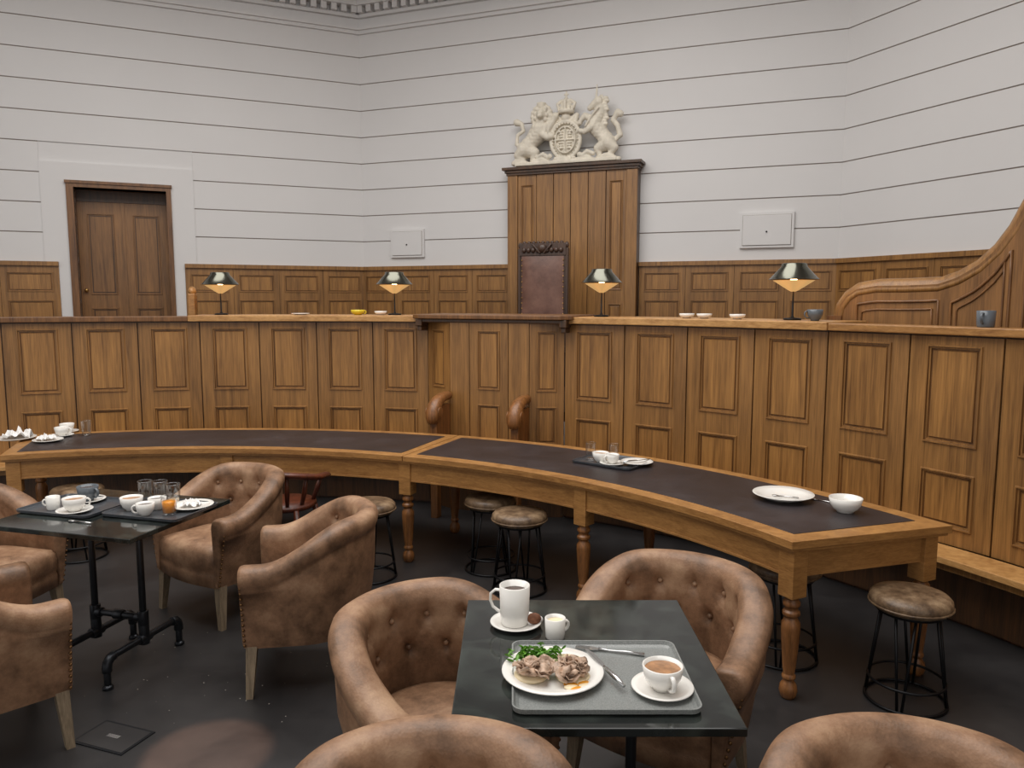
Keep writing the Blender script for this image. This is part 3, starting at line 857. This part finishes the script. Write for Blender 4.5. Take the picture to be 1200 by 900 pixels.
def napkin(name, x, y, z, s, rz=0, seed=1):
    rnd = random.Random(seed); n = 12; vv=[]; ff=[]
    ph = [rnd.uniform(0,6) for _ in range(6)]
    for i in range(n+1):
        for k in range(n+1):
            u=i/n-.5; w=k/n-.5
            h = abs(.30*sin(9*u+ph[0]+3*w)*cos(7*w+ph[1]+4*u))+.18*abs(sin(17*u*w+ph[2]+9*u))
            vv.append((u*s*(1-.3*abs(w)), w*s*(1-.3*abs(u)), .002+h*s*(1-1.2*(u*u+w*w))))
    for i in range(n):
        for k in range(n): ff.append((i*(n+1)+k,(i+1)*(n+1)+k,(i+1)*(n+1)+k+1,i*(n+1)+k+1))
    b=B(); b.add(vv,ff,PAPER,False); o=b.obj(name,(x,y,z),rz)
def knife_mesh():
    b=B(); b.tube([(0,-.105,.005),(0,-.06,.006),(0,-.01,.005),(0,0,.004)],.006,STEEL,8,radii=[.005,.007,.005,.004])
    b.prism([(-.004,0),(.005,0),(.010,.02),(.010,.08),(.002,.108),(-.004,.10)],.003,.0045,STEEL); return b.mesh('knife')
def fork_mesh():
    b=B(); b.tube([(0,-.10,.004),(0,-.05,.006),(0,.0,.004),(0,.03,.006)],.004,STEEL,8,radii=[.006,.004,.003,.005])
    b.prism([(-.004,.028),(.004,.028),(.011,.045),(.011,.055),(-.011,.055),(-.011,.045)],.004,.006,STEEL)
    for i in range(4): b.box(-.011+.0062*i,-.0085+.0062*i+.001,.055,.095,.004,.006,STEEL)
    return b.mesh('fork')
def spoon_mesh():
    b=B(); b.tube([(0,-.07,.004),(0,-.02,.005),(0,.03,.003)],.003,STEEL,8,radii=[.004,.0025,.003]); b.ball((0,.045,.004),(.011,.018,.003),STEEL); return b.mesh('teaspoon')
KN, FK, SPN = knife_mesh(), fork_mesh(), spoon_mesh()

# front table
Z=.7505
place('serving_tray', T1, (.232,1.942,Z)); ZT1 = Z+.0034
place('dinner_plate', PLT, (.108,1.945,ZT1))
place('saucer', SAUC, (.385,1.87,ZT1)); place('cappuccino_cup', CUPW, (.385,1.87,ZT1+.0062), rz=-75)
place('saucer', SAUC, (.012,2.275,Z)); place('latte_mug', MUG, (.008,2.275,Z+.0062), rz=165)
place('milk_jug', JUG, (.128,2.185,Z), rz=20)
b=B(); b.ball((0,0,.018),(.022,.014,.018),BISC); b.ball((.012,.008,.012),(.016,.012,.012),PAPER); b.obj('wrapped_biscuit',(.068,2.262,Z+.008))
kn = place('table_knife', KN, (.245,1.955,ZT1+.017), rz=22); kn.rotation_euler[0] = radians(2)
place('table_fork', FK, (.275,2.085,ZT1), rz=75)
PZ = ZT1+.0062
def lump(name, x, y, z, r, seed):
    rnd = random.Random(seed); b=B()
    b.ball((0,0,.012),(r*.75,r*.65,.012),MEAT)
    for i in range(30):
        a=rnd.uniform(0,2*pi); q=rnd.uniform(0,.85)*r; s=rnd.uniform(.32,.60)*r; nn=7
        Rm=Matrix.Translation((q*cos(a),q*sin(a)*.8,.010+rnd.uniform(.002,.022)*(1-.6*q/r)))@Matrix.Rotation(rnd.uniform(0,6.3),4,'Z')@Matrix.Rotation(rnd.uniform(-.8,.8),4,'X')
        vv=[];ff=[]; ph=rnd.uniform(0,6)
        for u in range(nn):
            for w in range(nn):
                U=u/(nn-1)*2-1; Wv=w/(nn-1)*2-1; kk=math.sqrt(max(0.001,1-.45*Wv*Wv)); kj=math.sqrt(max(.001,1-.45*U*U))
                vv.append((U*s*kk,Wv*s*.8*kj,s*.26*sin(3.2*U+ph)+s*.12*sin(5*Wv+ph)))
        for u in range(nn-1):
            for w in range(nn-1): ff.append((u*nn+w,(u+1)*nn+w,(u+1)*nn+w+1,u*nn+w+1))
        b.add(vv,ff,MEAT,True,Rm)
    b.v=[(p[0],p[1],max(p[2],.002)) for p in b.v]
    o=b.obj(name,(x,y,z),0,weld=False); m=o.modifiers.new('th','SOLIDIFY'); m.thickness=.0022
for x, y, s in ((.050,1.930,3),(.160,1.925,5)):
    b=B(); b.lathe([(0,0),(.042,0),(.046,.005),(.042,.010),(0,.011)],CREAM); b.obj('muffin_half',(x,y,PZ))
    lump('sliced_meat', x, y, PZ+.009, .054, s)
b=B()
for i in range(6):
    a=i*.9; b.ball((.02*cos(a),.018*sin(a),.005),(.02,.014,.004),YOLK if i%2 else CREAM)
b.obj('egg_yolk_sauce',(.170,1.872,PZ),weld=False)
b=B(); b.ball((0,0,.010),(.055,.03,.010),CREAM); b.obj('mayonnaise',(.14,2.005,PZ))
b=B(); rnd=random.Random(4)
for i in range(150):
    c=Vector((rnd.gauss(0,.034),rnd.gauss(0,.018),rnd.uniform(.014,.036)))
    Rm=Matrix.Rotation(rnd.uniform(0,6.3),4,'Z')@Matrix.Rotation(rnd.uniform(-.9,.9),4,'X')@Matrix.Rotation(rnd.uniform(-.7,.7),4,'Y')
    s=rnd.uniform(.008,.016); Mx=Matrix.Translation(c)@Rm
    b.add([(-s,0,0),(-s*.4,s*.35,.003),(s*.5,s*.3,.002),(s*1.3,0,-.003),(s*.5,-s*.3,.002),(-s*.4,-s*.35,.003),(0,0,-.003)],[(0,1,6),(1,2,6),(2,3,6),(3,4,6),(4,5,6),(5,0,6)],GREEN,True,Mx)
b.v=[(p[0],p[1],max(p[2],.001)) for p in b.v]
b.obj('salad_leaves',(.062,2.005,PZ),weld=False)

# left table
place('serving_tray', T2, (-1.665,3.56,Z), rz=-15.7); place('serving_tray', T2, (-2.10,3.62,Z), rz=-15.7)
zz=Z+.0034
place('saucer', SAUC, (-2.06,3.53,zz)); place('coffee_cup', CUPW, (-2.06,3.53,zz+.0062), rz=30)
place('milk_jug', JUG, (-2.19,3.58,zz), rz=200)
place('saucer', SAUC, (-2.10,3.72,zz)); place('coffee_cup', CUPG, (-2.10,3.72,zz+.0062), rz=-20)
place('coffee_cup', CUPW, (-1.81,3.57,zz), rz=160); place('coffee_cup', CUPS, (-1.70,3.475,zz), rz=200)
place('juice_glass', TUMJ, (-1.60,3.50,zz)); place('drinking_glass', TUM, (-1.80,3.69,zz)); place('drinking_glass', TUM, (-1.725,3.69,zz))
place('milk_glass', TUMW, (-1.655,3.67,zz)); place('coffee_cup', CUPS, (-1.69,3.575,zz), rz=80)
place('side_plate', PLS, (-1.54,3.61,zz)); napkin('paper_napkin', -1.545,3.61,zz+.006,.09,0,3)
place('teaspoon', SPN, (-1.95,3.37,Z), rz=70)

# curved table items
zc = ZT+.0028
place('dinner_plate', PLT, (-3.62,5.52,zc)); napkin('paper_napkin', -3.62,5.55,zc+.006,.19,20,1)
place('side_plate', PLS, (-3.34,5.45,zc)); napkin('paper_napkin', -3.35,5.45,zc+.006,.12,50,5)
place('saucer', SAUC, (-3.36,5.66,zc)); place('coffee_cup', CUPW, (-3.36,5.66,zc+.0062), rz=10)
place('saucer', SAUC, (-3.42,5.83,zc)); place('coffee_cup', CUPW, (-3.42,5.83,zc+.0062), rz=150)
place('drinking_glass', TUM, (-3.20,5.70,zc))
place('serving_tray', T2, (.63,4.73,zc), rz=-38); zq=zc+.0034
place('drinking_glass', TUM, (.50,4.80,zq)); place('milk_glass', TUMW, (.645,4.80,zq)); place('coffee_cup', CUPW, (.555,4.73,zq), rz=20)
place('saucer', SAUC, (.62,4.66,zq)); place('coffee_cup', CUPS, (.62,4.66,zq+.0062), rz=200)
place('side_plate', PLS, (.77,4.655,zq+.006)); place('table_knife', KN, (.77,4.655,zq+.022), rz=-60)
place('pasta_plate', PASTA, (1.39,3.85,zc)); place('teaspoon', SPN, (1.40,3.86,zc+.0065), rz=60)
place('soup_bowl', BOWL, (1.605,3.61,zc)); place('teaspoon', SPN, (1.57,3.80,zc), rz=40)
for nm, me, t, R, rz in (('coffee_cup', YCUP, 8.0, 5.2, 0),('saucer', SAUC, 2.3, 5.2, 0),('soup_bowl', BOWLS, 10.2, 5.22, 0),('soup_bowl', BOWLS, 39.9, 5.2, 0),('soup_bowl', BOWLS, 41.3, 5.22, 0),('soup_bowl', BOWLS, 44.2, 5.2, 90),('grey_cup', CUPG, 50.3, 5.2, 180)):
    x, y = pol(t, R); place(nm, me, (x,y,1.6125), rz)
x, y = pol(62.0, 5.13); place('grey_mug', MUGG, (x,y,1.6055), rz=220)

b=B(); b.box(-.13,.13,-.085,.085,0,.004,PIPE)
b.box(-.12,.12,-.075,.075,.004,.005,FLOOR); b.box(-.03,.03,-.01,.01,.005,.007,STEEL); b.obj('floor_socket_cover',(-1.60,2.91,0),-20)
b=B(); rnd=random.Random(2)
for i in range(40):
    x=-1.35+rnd.gauss(0,.28); y=3.3+rnd.gauss(0,.25); s=rnd.uniform(.0012,.004)
    b.ball((x,y,s*.5),(s,s,s*.5),CRUMB,None,5,3)
b.obj('floor_crumbs',weld=False)

# ---------------------------------------------------------------- lights
def area(name, loc, size, power, col=(1,.978,.95), rot=(0,0,0), sy=None):
    l = bpy.data.lights.new(name,'AREA'); l.energy=power; l.size=size; l.color=col
    if sy: l.shape='RECTANGLE'; l.size_y=sy
    o = bpy.data.objects.new(name,l); o.location=loc; o.rotation_euler=rot; S.collection.objects.link(o)
area('ceiling_light', (-1.2,3.6,5.5), 6, 430, sy=6)
l = bpy.data.lights.new('spot','SPOT'); l.energy=2300; l.color=(1,.55,.36); l.spot_size=radians(5.4); l.spot_blend=.2; l.shadow_soft_size=.03
o = bpy.data.objects.new('ceiling_spot_light',l); o.location=(-1.25,2.6,5.3); S.collection.objects.link(o)
d = Vector((-1.18,2.80,0))-o.location; o.rotation_euler = d.to_track_quat('-Z','Y').to_euler()
b=B(); b.lathe([(.06,-.02),(.07,-.02),(.075,.0),(.075,.15),(0,.15)],BLACKM); b.lathe([(0,.15),(.01,.15),(.01,.45),(0,.45)],BLACKM); b.obj('ceiling_spotlight',(-1.25,2.6,5.3))

w = bpy.data.worlds.new('World'); S.world = w; w.use_nodes = True
w.node_tree.nodes['Background'].inputs[0].default_value = (1,.98,.96,1)
w.node_tree.nodes['Background'].inputs[1].default_value = .78

# ---------------------------------------------------------------- camera
cam = bpy.data.cameras.new('Camera'); co = bpy.data.objects.new('Camera', cam); S.collection.objects.link(co)
cam.sensor_width = 36; cam.lens = 27.0; cam.clip_start = .05
co.location = (0,0,1.75); co.rotation_euler = (radians(90-6.3), 0, 0)
S.camera = co
